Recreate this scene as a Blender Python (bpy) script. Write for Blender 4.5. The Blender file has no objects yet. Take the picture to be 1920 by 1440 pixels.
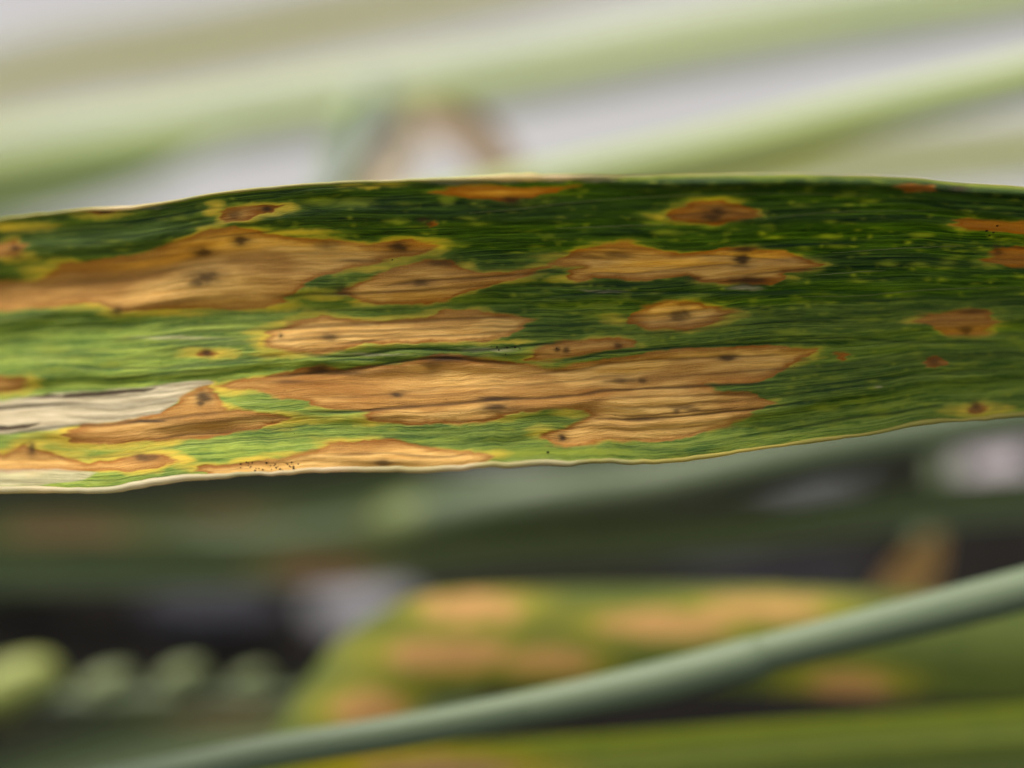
import bpy, math, random
import numpy as np
from mathutils import Vector, Matrix
random.seed(4)
scene = bpy.context.scene
COL = scene.collection

# ------------------------------------------------------------------ camera
PITCH = math.radians(35.0)
DIST = 0.140                      # metres from the lens to the leaf in focus
FRAME = 0.048                     # width of the field at that distance
LEAF_H = 0.052                    # height of the leaf above the ground
FWD = np.array([0.0, math.cos(PITCH), -math.sin(PITCH)])
UP = np.array([0.0, math.sin(PITCH), math.cos(PITCH)])
RIGHT = np.array([1.0, 0.0, 0.0])
CAM = np.array([0.0, 0.0, LEAF_H]) - DIST * FWD
cam_data = bpy.data.cameras.new('camera')
cam = bpy.data.objects.new('camera', cam_data)
COL.objects.link(cam)
cam.location = CAM
cam.rotation_euler = (math.pi / 2 - PITCH, 0, 0)
cam_data.sensor_width = 36.0
cam_data.lens = 36.0 * DIST / FRAME
cam_data.clip_start = 0.002
cam_data.clip_end = 50.0
cam_data.dof.use_dof = True
cam_data.dof.focus_distance = DIST - 0.0004
cam_data.dof.aperture_fstop = 105.0 / 9.6
scene.camera = cam

# ------------------------------------------------------------------ light
SUN_DIR = Vector((-0.42, 0.30, 0.86)).normalized()      # towards the sun
sun_el = math.asin(SUN_DIR.z)
sun_az = math.atan2(SUN_DIR.x, SUN_DIR.y)
world = bpy.data.worlds.new('World')
scene.world = world
world.use_nodes = True
nt = world.node_tree
sky = nt.nodes.new('ShaderNodeTexSky')
sky.sky_type = 'NISHITA'
sky.sun_disc = False
sky.sun_elevation = sun_el
sky.sun_rotation = sun_az
sky.air_density = 1.0
sky.dust_density = 4.0
hs = nt.nodes.new('ShaderNodeHueSaturation')
hs.inputs['Saturation'].default_value = 0.22            # overcast: greyer sky
nt.links.new(sky.outputs[0], hs.inputs['Color'])
nt.links.new(hs.outputs[0], nt.nodes['Background'].inputs[0])
nt.nodes['Background'].inputs[1].default_value = 0.095
sun_data = bpy.data.lights.new('sun', 'SUN')
sun_data.energy = 1.5
sun_data.angle = math.radians(14)
sun_data.color = (1.0, 0.94, 0.84)
sun = bpy.data.objects.new('sun', sun_data)
COL.objects.link(sun)
sun.rotation_euler = SUN_DIR.to_track_quat('Z', 'Y').to_euler()
scene.view_settings.view_transform = 'Standard'
scene.view_settings.look = 'None'
scene.view_settings.gamma = 1.0
scene.view_settings.exposure = 1.2
scene.view_settings.use_curve_mapping = False
scene.cycles.use_denoising = True
scene.cycles.max_bounces = 8
scene.cycles.transparent_max_bounces = 8

# ------------------------------------------------------------------ helpers
PX = FRAME / 1920.0
def W(px, py, d):
    """point at depth d (m along the view axis) seen at photo pixel px, py"""
    px = np.asarray(px, float); py = np.asarray(py, float); d = np.asarray(d, float)
    s = PX * d / DIST
    return (CAM + d[..., None] * FWD + ((px - 960) * s)[..., None] * RIGHT
            - ((py - 720) * s)[..., None] * UP)

def ground_depth(px, py):
    ray = W(px, py, np.array(1.0)) - CAM
    return float(-CAM[2] / ray[2])

_rng = np.random.RandomState(11)
_lat = _rng.rand(512, 512)
def vnoise(x, y, seed=0):
    x = np.asarray(x, float) + seed * 37.17; y = np.asarray(y, float) + seed * 91.73
    xi = np.floor(x).astype(int); yi = np.floor(y).astype(int)
    fx = x - xi; fy = y - yi
    fx = fx * fx * (3 - 2 * fx); fy = fy * fy * (3 - 2 * fy)
    a = _lat[xi % 512, yi % 512]; b = _lat[(xi + 1) % 512, yi % 512]
    c = _lat[xi % 512, (yi + 1) % 512]; d = _lat[(xi + 1) % 512, (yi + 1) % 512]
    return (a * (1 - fx) + b * fx) * (1 - fy) + (c * (1 - fx) + d * fx) * fy
def fbm(x, y, seed=0, octv=3):
    s = 0; a = 0.5; t = 0
    for o in range(octv):
        s = s + a * vnoise(x * 2 ** o, y * 2 ** o, seed + o * 5); t += a; a *= 0.5
    return s / t
def smooth(e0, e1, x):
    t = np.clip((x - e0) / (e1 - e0), 0, 1)
    return t * t * (3 - 2 * t)
def spline(pts, n):
    """Catmull-Rom through rows of pts, n samples"""
    p = np.asarray(pts, float)
    p = np.vstack([2 * p[0] - p[1], p, 2 * p[-1] - p[-2]])
    m = len(p) - 3
    t = np.linspace(0, m - 1e-9, n); i = t.astype(int); f = (t - i)[:, None]
    a, b, c, d = p[i], p[i + 1], p[i + 2], p[i + 3]
    return 0.5 * (2 * b + (c - a) * f + (2 * a - 5 * b + 4 * c - d) * f ** 2 + (3 * b - a - 3 * c + d) * f ** 3)
def sdf_poly(x, y, poly):
    p = np.asarray(poly, float); q = np.roll(p, -1, 0)
    best = np.full(x.shape, 1e18); inside = np.zeros(x.shape, bool)
    for (ax, ay), (bx, by) in zip(p, q):
        ex, ey = bx - ax, by - ay; wx, wy = x - ax, y - ay
        t = np.clip((wx * ex + wy * ey) / (ex * ex + ey * ey + 1e-12), 0, 1)
        best = np.minimum(best, (wx - ex * t) ** 2 + (wy - ey * t) ** 2)
        c = (ay > y) != (by > y)
        inside ^= c & (x < ex * (y - ay) / (ey if abs(ey) > 1e-9 else 1e-9) + ax)
    d = np.sqrt(best)
    return np.where(inside, -d, d)

def link(name, me, mat, parent=None):
    o = bpy.data.objects.new(name, me)
    COL.objects.link(o)
    if mat is not None and not me.materials: me.materials.append(mat)
    if parent is not None:
        o.parent = parent
        o.matrix_parent_inverse = Matrix.Translation(-parent.location)
    return o
def tag(o, label, cat, group=None, kind=None):
    if label: o['label'] = label
    if cat: o['category'] = cat
    if group: o['group'] = group
    if kind: o['kind'] = kind
    return o
def thing(name, label, cat, loc=(0, 0, 0), group=None):
    o = bpy.data.objects.new(name, None)
    o.empty_display_size = 0.002
    COL.objects.link(o)
    o.location = Vector(tuple(float(v) for v in loc))
    return tag(o, label, cat, group)

def mesh_from(name, co, faces, attrs=None, uv=None, normals=None):
    me = bpy.data.meshes.new(name)
    nv = len(co); nf = len(faces)
    me.vertices.add(nv); me.vertices.foreach_set('co', np.ascontiguousarray(co, np.float32).ravel())
    k = faces.shape[1]
    me.loops.add(nf * k); me.loops.foreach_set('vertex_index', np.ascontiguousarray(faces, np.int32).ravel())
    me.polygons.add(nf)
    me.polygons.foreach_set('loop_start', np.arange(0, nf * k, k, dtype=np.int32))
    me.update(calc_edges=True)
    me.polygons.foreach_set('use_smooth', np.ones(nf, bool))
    for an, data in (attrs or {}).items():
        at = me.color_attributes.new(an, 'FLOAT_COLOR', 'POINT')
        arr = np.ones((nv, 4), np.float32); arr[:, :3] = data
        at.data.foreach_set('color', arr.ravel())
    if uv is not None:
        ul = me.uv_layers.new(name='UVMap')
        ul.data.foreach_set('uv', np.ascontiguousarray(uv[faces.ravel()], np.float32).ravel())
    if normals is not None:
        me.normals_split_custom_set_from_vertices([tuple(n) for n in normals.astype(float)])
    return me
def grid_faces(nr, nc, wrap=False):
    """rows x cols grid, optional wrap along the columns"""
    r = np.arange(nr - 1)[:, None]
    c = np.arange(nc if wrap else nc - 1)[None, :]
    c2 = (c + 1) % nc
    return np.stack([r * nc + c, r * nc + c2, (r + 1) * nc + c2, (r + 1) * nc + c], -1).reshape(-1, 4)

def tube_mesh(name, P, R, sides=16, attrs=None, squash=1.0):
    """closed tube through points P (n,3) with radii R"""
    P = np.asarray(P, float); R = np.broadcast_to(np.asarray(R, float), (len(P),))
    T = np.gradient(P, axis=0); T /= np.linalg.norm(T, axis=1)[:, None] + 1e-15
    S = np.cross(T, FWD); S /= np.linalg.norm(S, axis=1)[:, None] + 1e-12
    B = np.cross(T, S)
    a = np.linspace(0, 2 * math.pi, sides, endpoint=False)
    ring = np.cos(a)[None, :, None] * S[:, None, :] + squash * np.sin(a)[None, :, None] * B[:, None, :]
    co = (P[:, None, :] + ring * R[:, None, None]).reshape(-1, 3)
    n = len(P)
    uv = np.stack([np.repeat(np.arange(n) / n, sides), np.tile(a / (2 * math.pi), n)], -1)
    L = np.concatenate([[0], np.cumsum(np.linalg.norm(np.diff(P, axis=0), axis=1))])
    uv[:, 0] = np.repeat(L, sides) / 0.01
    at = {k: np.repeat(np.asarray(v), sides, 0) for k, v in (attrs or {}).items()}
    return mesh_from(name, co, grid_faces(n, sides, True), at, uv)

# ------------------------------------------------------------------ materials
class NT:
    def __init__(self, name):
        self.m = bpy.data.materials.new(name); self.m.use_nodes = True
        self.t = self.m.node_tree; self.b = self.t.nodes['Principled BSDF']
        self.out = self.t.nodes['Material Output']
    def n(self, kind, **kw):
        nd = self.t.nodes.new(kind)
        for k, v in kw.items(): setattr(nd, k, v)
        return nd
    def l(self, a, b): self.t.links.new(a, b)
    def put(self, sock, v):
        if hasattr(v, 'links') or hasattr(v, 'is_output'): self.l(v, sock)
        else: sock.default_value = v
    def mix(self, f, a, b, mode='MIX'):
        nd = self.n('ShaderNodeMix', data_type='RGBA', blend_type=mode)
        self.put(nd.inputs[0], f)
        for i, v in ((6, a), (7, b)):
            if isinstance(v, tuple): v = (*v, 1.0) if len(v) == 3 else v
            self.put(nd.inputs[i], v)
        return nd.outputs[2]
    def math(self, op, a, b=0.0, clamp=False):
        nd = self.n('ShaderNodeMath', operation=op, use_clamp=clamp)
        self.put(nd.inputs[0], a); self.put(nd.inputs[1], b)
        return nd.outputs[0]
    def attr(self, name):
        nd = self.n('ShaderNodeAttribute', attribute_name=name)
        s = self.n('ShaderNodeSeparateColor'); self.l(nd.outputs['Color'], s.inputs[0])
        return s.outputs[0], s.outputs[1], s.outputs[2]
    def noise(self, scale_uv, scale, detail=3.0, rough=0.6):
        uv = self.n('ShaderNodeUVMap'); mp = self.n('ShaderNodeMapping')
        mp.inputs['Scale'].default_value = scale_uv
        self.l(uv.outputs[0], mp.inputs[0])
        nz = self.n('ShaderNodeTexNoise')
        nz.inputs['Scale'].default_value = scale; nz.inputs['Detail'].default_value = detail
        nz.inputs['Roughness'].default_value = rough
        self.l(mp.outputs[0], nz.inputs['Vector'])
        return nz.outputs['Fac']
    def ramp(self, f, lo, hi):
        mr = self.n('ShaderNodeMapRange'); self.put(mr.inputs[0], f)
        mr.inputs[1].default_value = lo; mr.inputs[2].default_value = hi
        return mr.outputs[0]
    def finish(self, col, trans, rough, bump=None, bump_s=0.2, bump_d=0.00003, tsat=1.25, tval=1.2, spec=0.4):
        self.put(self.b.inputs['Base Color'], col)
        self.put(self.b.inputs['Roughness'], rough)
        self.b.inputs['Specular IOR Level'].default_value = spec
        if bump is not None:
            bp = self.n('ShaderNodeBump'); bp.inputs['Strength'].default_value = bump_s
            bp.inputs['Distance'].default_value = bump_d
            self.l(bump, bp.inputs['Height']); self.l(bp.outputs[0], self.b.inputs['Normal'])
        if trans > 0:
            tr = self.n('ShaderNodeBsdfTranslucent')
            h = self.n('ShaderNodeHueSaturation')
            h.inputs['Saturation'].default_value = tsat; h.inputs['Value'].default_value = tval
            self.put(h.inputs['Color'], col); self.l(h.outputs[0], tr.inputs[0])
            mx = self.n('ShaderNodeMixShader'); mx.inputs[0].default_value = trans
            self.l(self.b.outputs[0], mx.inputs[1]); self.l(tr.outputs[0], mx.inputs[2])
            self.l(mx.outputs[0], self.out.inputs['Surface'])
        return self.m

def blade_material():
    """living and dead leaf tissue; uv is in millimetres along / across the blade"""
    k = NT('wheat_leaf_tissue')
    les, halo, pale = k.attr('tissue_a')
    core, dead, fleck = k.attr('tissue_b')  # dead also holds painted glints, core the slits, fleck the edge glow
    light, tint, vein_and_shade = k.attr('tissue_c')
    streak = k.ramp(k.noise((0.35, 5.0, 1), 1.0, 5.0, 0.7), 0.38, 0.62)
    mott = k.ramp(k.noise((1.0, 2.2, 1), 1.6, 4.0, 0.65), 0.35, 0.65)
    fine = k.ramp(k.noise((3.0, 14.0, 1), 1.0, 3.0, 0.6), 0.3, 0.7)
    cell = k.ramp(k.noise((9.0, 12.0, 1), 1.6, 2.0, 0.6), 0.3, 0.7)
    g = k.mix(streak, (0.005, 0.016, 0.003), (0.050, 0.094, 0.009))
    g = k.mix(k.math('MULTIPLY', mott, 0.3), g, (0.038, 0.080, 0.010))
    gl = k.mix(streak, (0.050, 0.125, 0.010), (0.40, 0.47, 0.062))
    broad = k.ramp(k.noise((0.22, 2.1, 1), 1.0, 2.0, 0.5), 0.38, 0.62)
    gl = k.mix(k.math('MULTIPLY', broad, 0.45), gl, (0.035, 0.10, 0.02))
    g = k.mix(light, g, gl)
    g = k.mix(k.math('MULTIPLY', k.math('MULTIPLY', fine, light), 0.30), g, (0.36, 0.46, 0.085))
    hairs = k.ramp(k.noise((0.14, 9.5, 1), 1.0, 4.0, 0.65), 0.54, 0.65)
    g = k.mix(k.math('MULTIPLY', hairs, 0.6), g, k.mix(light, (0.11, 0.185, 0.022), (0.50, 0.56, 0.13)))
    lows = k.ramp(k.noise((0.11, 6.5, 1), 1.3, 4.0, 0.65), 0.55, 0.64)
    g = k.mix(k.math('MULTIPLY', lows, 0.7), g, k.mix(light, (0.003, 0.012, 0.003), (0.022, 0.065, 0.010)))
    g = k.mix(fleck, g, (0.24, 0.28, 0.025))
    h1 = k.mix(halo, g, (0.27, 0.33, 0.045))
    h = k.mix(k.ramp(halo, 0.22, 0.72), h1, (0.64, 0.45, 0.05))
    t1 = k.mix(streak, (0.29, 0.115, 0.014), (0.50, 0.225, 0.034))
    t2 = k.mix(streak, (0.60, 0.305, 0.062), (0.86, 0.515, 0.155))
    t = k.mix(pale, k.mix(k.math('MULTIPLY', mott, 0.35), t1, (0.22, 0.085, 0.012)), t2)
    t = k.mix(k.math('MULTIPLY', lows, 0.45), t, (0.20, 0.085, 0.015))
    t = k.mix(k.math('MULTIPLY', cell, 0.2), t, (0.85, 0.58, 0.26))
    t = k.mix(tint, t, (0.30, 0.095, 0.008))
    c = k.mix(les, h, t)
    dd = k.mix(streak, (0.38, 0.30, 0.17), (0.66, 0.55, 0.35))
    c = k.mix(dead, c, dd)
    c = k.mix(k.math('MULTIPLY', vein_and_shade, 0.85), c, k.mix(les, (0.008, 0.026, 0.010), (0.085, 0.042, 0.013)))
    c = k.mix(core, c, (0.045, 0.026, 0.012))
    rough = k.math('ADD', k.math('MULTIPLY', les, 0.20), 0.46)
    return k.finish(c, 0.24, rough, k.math('ADD', streak, k.math('MULTIPLY', fine, 0.7)), 0.7, 0.00005, 1.2, 1.2, 0.16)

def plant_material(name, lo, hi, tan=(0.55, 0.33, 0.13), yellow=(0.42, 0.40, 0.06), trans=0.25, rough=0.5, spec=0.4):
    """leaf, sheath or stem out of focus: length-wise streaks plus blotches"""
    k = NT(name)
    les, halo, _ = k.attr('tissue_a')
    s = k.ramp(k.noise((0.3, 6.0, 1), 1.0, 4.0), 0.3, 0.7)
    m = k.ramp(k.noise((0.6, 1.0, 1), 1.2, 3.0), 0.35, 0.65)
    c = k.mix(s, lo, hi)
    c = k.mix(k.math('MULTIPLY', m, 0.3), c, tuple(0.6 * a + 0.4 * b for a, b in zip(hi, yellow)))
    c = k.mix(halo, c, yellow)
    c = k.mix(les, c, k.mix(m, tan, tuple(min(1, x * 1.3) for x in tan)))
    return k.finish(c, trans, rough, s, 0.3, 0.00005, 1.1, 1.15, spec)

def rim_material():
    k = NT('leaf_margin_tissue')
    a, y, _ = k.attr('tissue_a')
    n = k.ramp(k.noise((0.8, 2.0, 1), 1.5, 3.0), 0.3, 0.7)
    c = k.mix(a, (0.10, 0.20, 0.03), (0.80, 0.66, 0.44))
    c = k.mix(y, c, (0.58, 0.47, 0.10))
    c = k.mix(k.math('MULTIPLY', n, 0.2), c, (0.45, 0.33, 0.12))
    return k.finish(c, 0.42, 0.5, n, 0.3, 0.00005)

def stone_material(name, a, b, scale):
    k = NT(name)
    tc = k.n('ShaderNodeTexCoord'); nz = k.n('ShaderNodeTexNoise')
    nz.inputs['Scale'].default_value = scale; nz.inputs['Detail'].default_value = 6
    k.l(tc.outputs['Object'], nz.inputs['Vector'])
    f = k.ramp(nz.outputs['Fac'], 0.3, 0.7)
    c = k.mix(f, a, b)
    return k.finish(c, 0, 0.9, nz.outputs['Fac'], 0.6, 0.001, spec=0.05)

M_BLADE = blade_material()
M_RIM = rim_material()
M_SOIL = stone_material('shade_dark_soil', (0.005, 0.0045, 0.004), (0.014, 0.012, 0.010), 300)  # near black: the deep shade under the plants is in its colour
M_PAVE = stone_material('pale_concrete', (0.255, 0.254, 0.26), (0.30, 0.296, 0.30), 60)

# ------------------------------------------------------------------ the ground
def slab(name, x0, x1, y0, y1, z0, z1, mat, nx=2, ny=2, rough_h=0.0):
    xs = np.linspace(x0, x1, nx); ys = np.linspace(y0, y1, ny)
    X, Y = np.meshgrid(xs, ys)
    Z = np.full(X.shape, z1)
    if rough_h: Z = Z + rough_h * (fbm(X / 0.012, Y / 0.012, 3, 4) - 0.5)
    co = np.stack([X, Y, Z], -1).reshape(-1, 3)
    f = grid_faces(ny, nx)
    if z0 is not None:
        n = len(co)
        co = np.vstack([co, [[x0, y0, z0], [x1, y0, z0], [x1, y1, z0], [x0, y1, z0]]])
        a, b, c, d = 0, nx - 1, ny * nx - 1, (ny - 1) * nx
        f = np.vstack([f, [[n, n + 1, b, a], [n + 1, n + 2, c, b], [n + 2, n + 3, d, c], [n + 3, n, a, d]]])
    o = link(name, mesh_from(name, co, f), mat)
    return tag(o, None, None, kind='structure')
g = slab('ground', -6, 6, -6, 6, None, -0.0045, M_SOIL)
g['label'] = 'bare soil under the plants, darkened for shade'
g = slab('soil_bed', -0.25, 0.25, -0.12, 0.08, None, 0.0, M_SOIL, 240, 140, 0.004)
g['label'] = 'crumbly soil bed below the leaves, darkened for shade'
PAVE_Y = 0.086
g = slab('pavement', -5.9, 5.9, PAVE_Y, 5.9, -0.004, 0.006, M_PAVE, 4, 4)
g['label'] = 'pale grey concrete pavement behind the plants'

# ------------------------------------------------------------------ the leaf in focus
top_pts = [(-900, 640), (-450, 500), (-150, 437), (0, 411), (80, 401), (160, 392), (250, 388), (330, 376), (400, 363), (520, 350), (640, 341), (760, 338),
           (900, 333), (1040, 331), (1200, 330), (1400, 327), (1560, 328), (1700, 333), (1800, 343), (1920, 351), (2100, 372), (2500, 470), (2900, 640)]
bot_pts = [(-900, 960), (-450, 945), (-150, 928), (0, 922), (120, 921), (220, 918), (300, 903), (400, 895), (500, 889), (600, 884), (760, 881), (860, 879), (930, 874),
           (1010, 870), (1120, 868), (1240, 866), (1300, 860), (1360, 851), (1460, 838), (1560, 824), (1640, 813), (1700, 800), (1760, 790), (1840, 786),
           (1920, 779), (2100, 765), (2500, 715), (2900, 660)]
tp = np.array(top_pts, float); bp_ = np.array(bot_pts, float)
def edge(p, x):
    q = spline(p, 4000)
    return np.interp(x, q[:, 0], q[:, 1])
def y_top(x): return edge(tp, x) + 1.6 * (vnoise(x / 26, x * 0, 2) - .5)
def y_bot(x): return edge(bp_, x) + 5.0 * (vnoise(x / 55, x * 0, 3) - .5) + 2.4 * (vnoise(x / 20, x * 0, 4) - .5)

LES = {}   # outlines of the dead patches, as (x, y) in photograph pixels on the leaf
LES['L1'] = [(-300, 560), (-20, 530), (73, 526), (120, 494), (182, 488), (260, 478), (333, 450), (391, 432), (443, 425), (500, 433), (560, 448), (612, 446), (650, 453), (700, 457), (760, 449), (818, 456), (800, 474), (735, 487), (690, 500), (647, 507), (600, 520), (565, 540), (540, 560), (500, 580), (440, 582), (390, 577), (330, 580), (286, 582), (221, 584), (182, 568), (104, 574), (-20, 588), (-300, 610)]
LES['L2'] = [(618, 547), (662, 535), (700, 520), (740, 502), (792, 487), (845, 487), (862, 503), (900, 510), (960, 511), (1030, 496), (1034, 500), (985, 519), (923, 536), (871, 552), (845, 565), (766, 572), (701, 572), (675, 565), (647, 552)]
LES['L3'] = [(1022, 497), (1069, 476), (1121, 458), (1181, 453), (1220, 466), (1272, 474), (1325, 471), (1377, 462), (1416, 466), (1460, 468), (1485, 476), (1516, 487), (1548, 494), (1519, 502), (1506, 507), (1472, 513), (1475, 526), (1446, 533), (1403, 533), (1351, 533), (1312, 528), (1286, 517), (1233, 523), (1207, 528), (1168, 528), (1150, 523), (1116, 520), (1085, 531), (1064, 526), (1069, 507), (1090, 500), (1051, 500)]
LES['L4'] = [(1259, 403), (1272, 390), (1311, 377), (1351, 375), (1390, 381), (1418, 398), (1413, 408), (1390, 413), (1351, 422), (1325, 422), (1267, 414)]
LES['L5'] = [(1171, 601), (1184, 588), (1215, 573), (1252, 563), (1298, 565), (1330, 573), (1350, 580), (1387, 583), (1363, 596), (1338, 606), (1285, 619), (1233, 619), (1189, 614)]
LES['L6'] = [(496, 625), (519, 614), (558, 601), (610, 592), (649, 597), (701, 602), (792, 596), (845, 580), (897, 580), (936, 588), (980, 591), (1002, 601), (973, 619), (949, 630), (897, 640), (832, 643), (753, 645), (688, 645), (636, 658), (584, 666), (532, 658), (501, 651)]
LES['L7'] = [(994, 669), (1007, 651), (1051, 640), (1116, 636), (1168, 634), (1197, 640), (1189, 651), (1129, 656), (1090, 666), (1025, 678), (986, 677)]
LES['L8'] = [(400, 723), (443, 712), (506, 704), (579, 690), (610, 687), (641, 694), (701, 686), (779, 676), (818, 665), (858, 664), (923, 672), (980, 680), (1038, 690), (1116, 675), (1194, 665), (1246, 656), (1325, 652), (1403, 648), (1459, 648), (1498, 652), (1537, 656), (1522, 670), (1506, 678), (1472, 686), (1454, 702), (1420, 715), (1403, 718), (1325, 721), (1351, 733), (1403, 735), (1442, 754), (1460, 759), (1416, 772), (1390, 787), (1351, 803), (1312, 814), (1272, 824), (1220, 828), (1142, 826), (1090, 837), (1064, 840), (1028, 832), (1012, 821), (1030, 808), (1069, 798), (1100, 784), (1088, 768), (1038, 768), (980, 772), (936, 787), (897, 794), (818, 794), (766, 799), (701, 793), (692, 780), (690, 771), (641, 768), (597, 764), (571, 754), (532, 746), (506, 738), (480, 731), (430, 731)]
LES['L10'] = [(115, 813), (135, 806), (167, 795), (230, 788), (300, 775), (326, 754), (359, 731), (390, 720), (406, 735), (417, 754), (430, 768), (495, 772), (545, 781), (519, 793), (480, 806), (390, 821), (312, 827), (234, 832), (182, 832), (130, 829)]
LES['L11'] = [(-200, 850), (0, 852), (47, 832), (65, 842), (125, 855), (156, 868), (208, 863), (260, 850), (312, 850), (331, 863), (286, 879), (234, 884), (182, 884), (100, 884), (-200, 890)]
LES['L12'] = [(370, 876), (480, 863), (532, 858), (584, 845), (615, 829), (662, 827), (701, 827), (727, 821), (766, 832), (832, 840), (910, 850), (925, 856), (890, 884), (700, 895), (390, 905)]
LES['L13'] = [(813, 362), (845, 351), (897, 346), (936, 349), (980, 354), (1038, 351), (1090, 347), (1038, 362), (991, 372), (970, 380), (923, 375), (858, 369)]
LES['L14'] = [(411, 406), (427, 390), (463, 386), (500, 383), (527, 384), (511, 398), (480, 400), (456, 414), (427, 416)]
LES['L15'] = [(-60, 466), (0, 462), (26, 448), (49, 460), (34, 481), (0, 483), (-60, 483)]
LES['L16'] = [(161, 396), (190, 388), (229, 391), (210, 401), (180, 403)]
LES['L17'] = [(1782, 424), (1805, 411), (1842, 410), (1920, 416), (2060, 425), (2060, 445), (1920, 440), (1876, 435), (1811, 431)]
LES['L18'] = [(1847, 489), (1868, 466), (1930, 460), (2040, 462), (2040, 503), (1930, 503), (1889, 500)]
LES['L19'] = [(1706, 601), (1732, 588), (1785, 583), (1824, 578), (1863, 586), (1865, 606), (1850, 627), (1816, 631), (1779, 631), (1759, 619), (1745, 612)]
LES['L22'] = [(1812, 766), (1820, 757), (1842, 757), (1852, 767), (1838, 775), (1820, 774)]
LES['L23'] = [(1676, 350), (1700, 345), (1760, 348), (1755, 360), (1700, 360)]
LES['L24'] = [(-80, 712), (0, 706), (40, 708), (60, 718), (45, 732), (0, 738), (-80, 738)]
LES['L25'] = [(374, 664), (388, 656), (404, 660), (400, 668), (382, 669)]
LES['L26'] = [(796, 419), (806, 413), (822, 418), (812, 424)]
for nm, cx, cy, rx, ry in (('L20', 1578, 669, 13, 9), ('L21', 1751, 678, 20, 12), ('L27', 2200, 560, 120, 20), ('L28', -420, 760, 90, 26)):
    LES[nm] = [(cx + rx * math.cos(a), cy + ry * math.sin(a)) for a in np.linspace(0, 2 * math.pi, 12, endpoint=False)]
TINT = dict(L13=.75, L4=.85, L17=.75, L18=.7, L20=.85, L21=.6, L23=.9, L14=.4, L16=.6, L26=.6, L24=.35, L3=.22, L19=.18, L15=.35, L22=0.0, L7=.22, L25=.3)
HALO = dict(L4=.9, L22=1.3, L1=1.1, L6=1.1, L10=1.1, L12=1.0, L11=1.2, L3=.75, L8=.8, L20=.15, L21=.3, L23=.2, L13=.45, L17=.4, L18=.5, L19=.75, L5=.9, L26=.6, L25=.9, L14=1.0)
CORES = [(613, 460, 19, 8), (748, 463, 15, 8), (452, 452, 13, 9), (380, 473, 15, 7), (388, 520, 24, 11), (372, 530, 12, 8), (790, 530, 15, 6), (830, 492, 24, 6), (640, 545, 14, 7),
         (1150, 478, 27, 7), (1110, 482, 25, 4), (1390, 486, 13, 12), (1395, 468, 20, 5), (1402, 526, 32, 6), (1335, 408, 17, 8), (1345, 398, 12, 7), (1270, 592, 14, 9), (1284, 588, 9, 7), (618, 631, 13, 7), (526, 629, 4, 4), (812, 686, 17, 8),
         (836, 672, 30, 6), (745, 741, 10, 4), (930, 748, 30, 4), (930, 762, 20, 6), (1165, 714, 22, 4), (1205, 714, 9, 4), (1283, 764, 22, 4), (1268, 770, 6, 6), (1300, 768, 12, 3), (1205, 786, 26, 4),
         (1055, 821, 7, 5), (1366, 671, 16, 5), (600, 692, 17, 6), (1045, 655, 5, 4), (1061, 657, 5, 5), (1158, 648, 7, 5), (1810, 620, 11, 6), (1825, 584, 24, 4), (1829, 762, 9, 10), (440, 403, 10, 7), (501, 391, 9, 5),
         (196, 396, 10, 4), (960, 375, 14, 6), (388, 662, 8, 6), (219, 583, 9, 6), (805, 419, 8, 4), (794, 413, 8, 4), (1870, 470, 9, 8), (1751, 678, 10, 6), (34, 482, 8, 3), (30, 465, 8, 4), (383, 745, 12, 9), (375, 755, 8, 5),
         (60, 841, 6, 9), (270, 858, 20, 6), (718, 868, 14, 6), (1800, 353, 14, 5), (1300, 523, 16, 4), (650, 700, 30, 3), (540, 716, 30, 3), (275, 790, 30, 2.5)]
DEAD = [[(-300, 770), (0, 752), (60, 742), (160, 733), (260, 728), (340, 716), (392, 712), (400, 718), (358, 732), (326, 755), (300, 776), (230, 789), (150, 797), (90, 806), (0, 814), (-300, 830)],
        [(-300, 882), (0, 880), (120, 880), (182, 886), (160, 900), (60, 910), (-300, 914)]]
SLITS = [[(40, 748), (64, 744), (90, 740), (116, 743), (122, 740), (160, 737), (220, 733), (296, 728), (270, 735), (200, 741), (130, 747), (110, 746), (70, 747)],
         [(-80, 768), (0, 764), (60, 759), (150, 756), (60, 764), (0, 769), (-80, 774)],
         [(-80, 800), (0, 797), (18, 800), (75, 795), (50, 803), (0, 808), (-80, 812)]]

FX = np.concatenate([np.arange(-900, -60, 12), np.arange(-60, 1985, 1.8), np.arange(1985, 2880, 12)])
NROW = 316
FV = np.linspace(0, 1, NROW)
GX, GV = np.meshgrid(FX, FV)
YT, YB = y_top(FX), y_bot(FX)
# the veins wander a little between the two edges
wob = 0.010 * np.sin(GX / 240 + 3 * GV) + 0.006 * np.sin(GX / 95 + 9 * GV + 1) + 0.012 * (vnoise(GX / 170, GV * 6, 8) - .5)
GVw = GV + wob * np.sin(math.pi * GV)
GY = YT[None, :] + (YB - YT)[None, :] * GV
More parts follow.
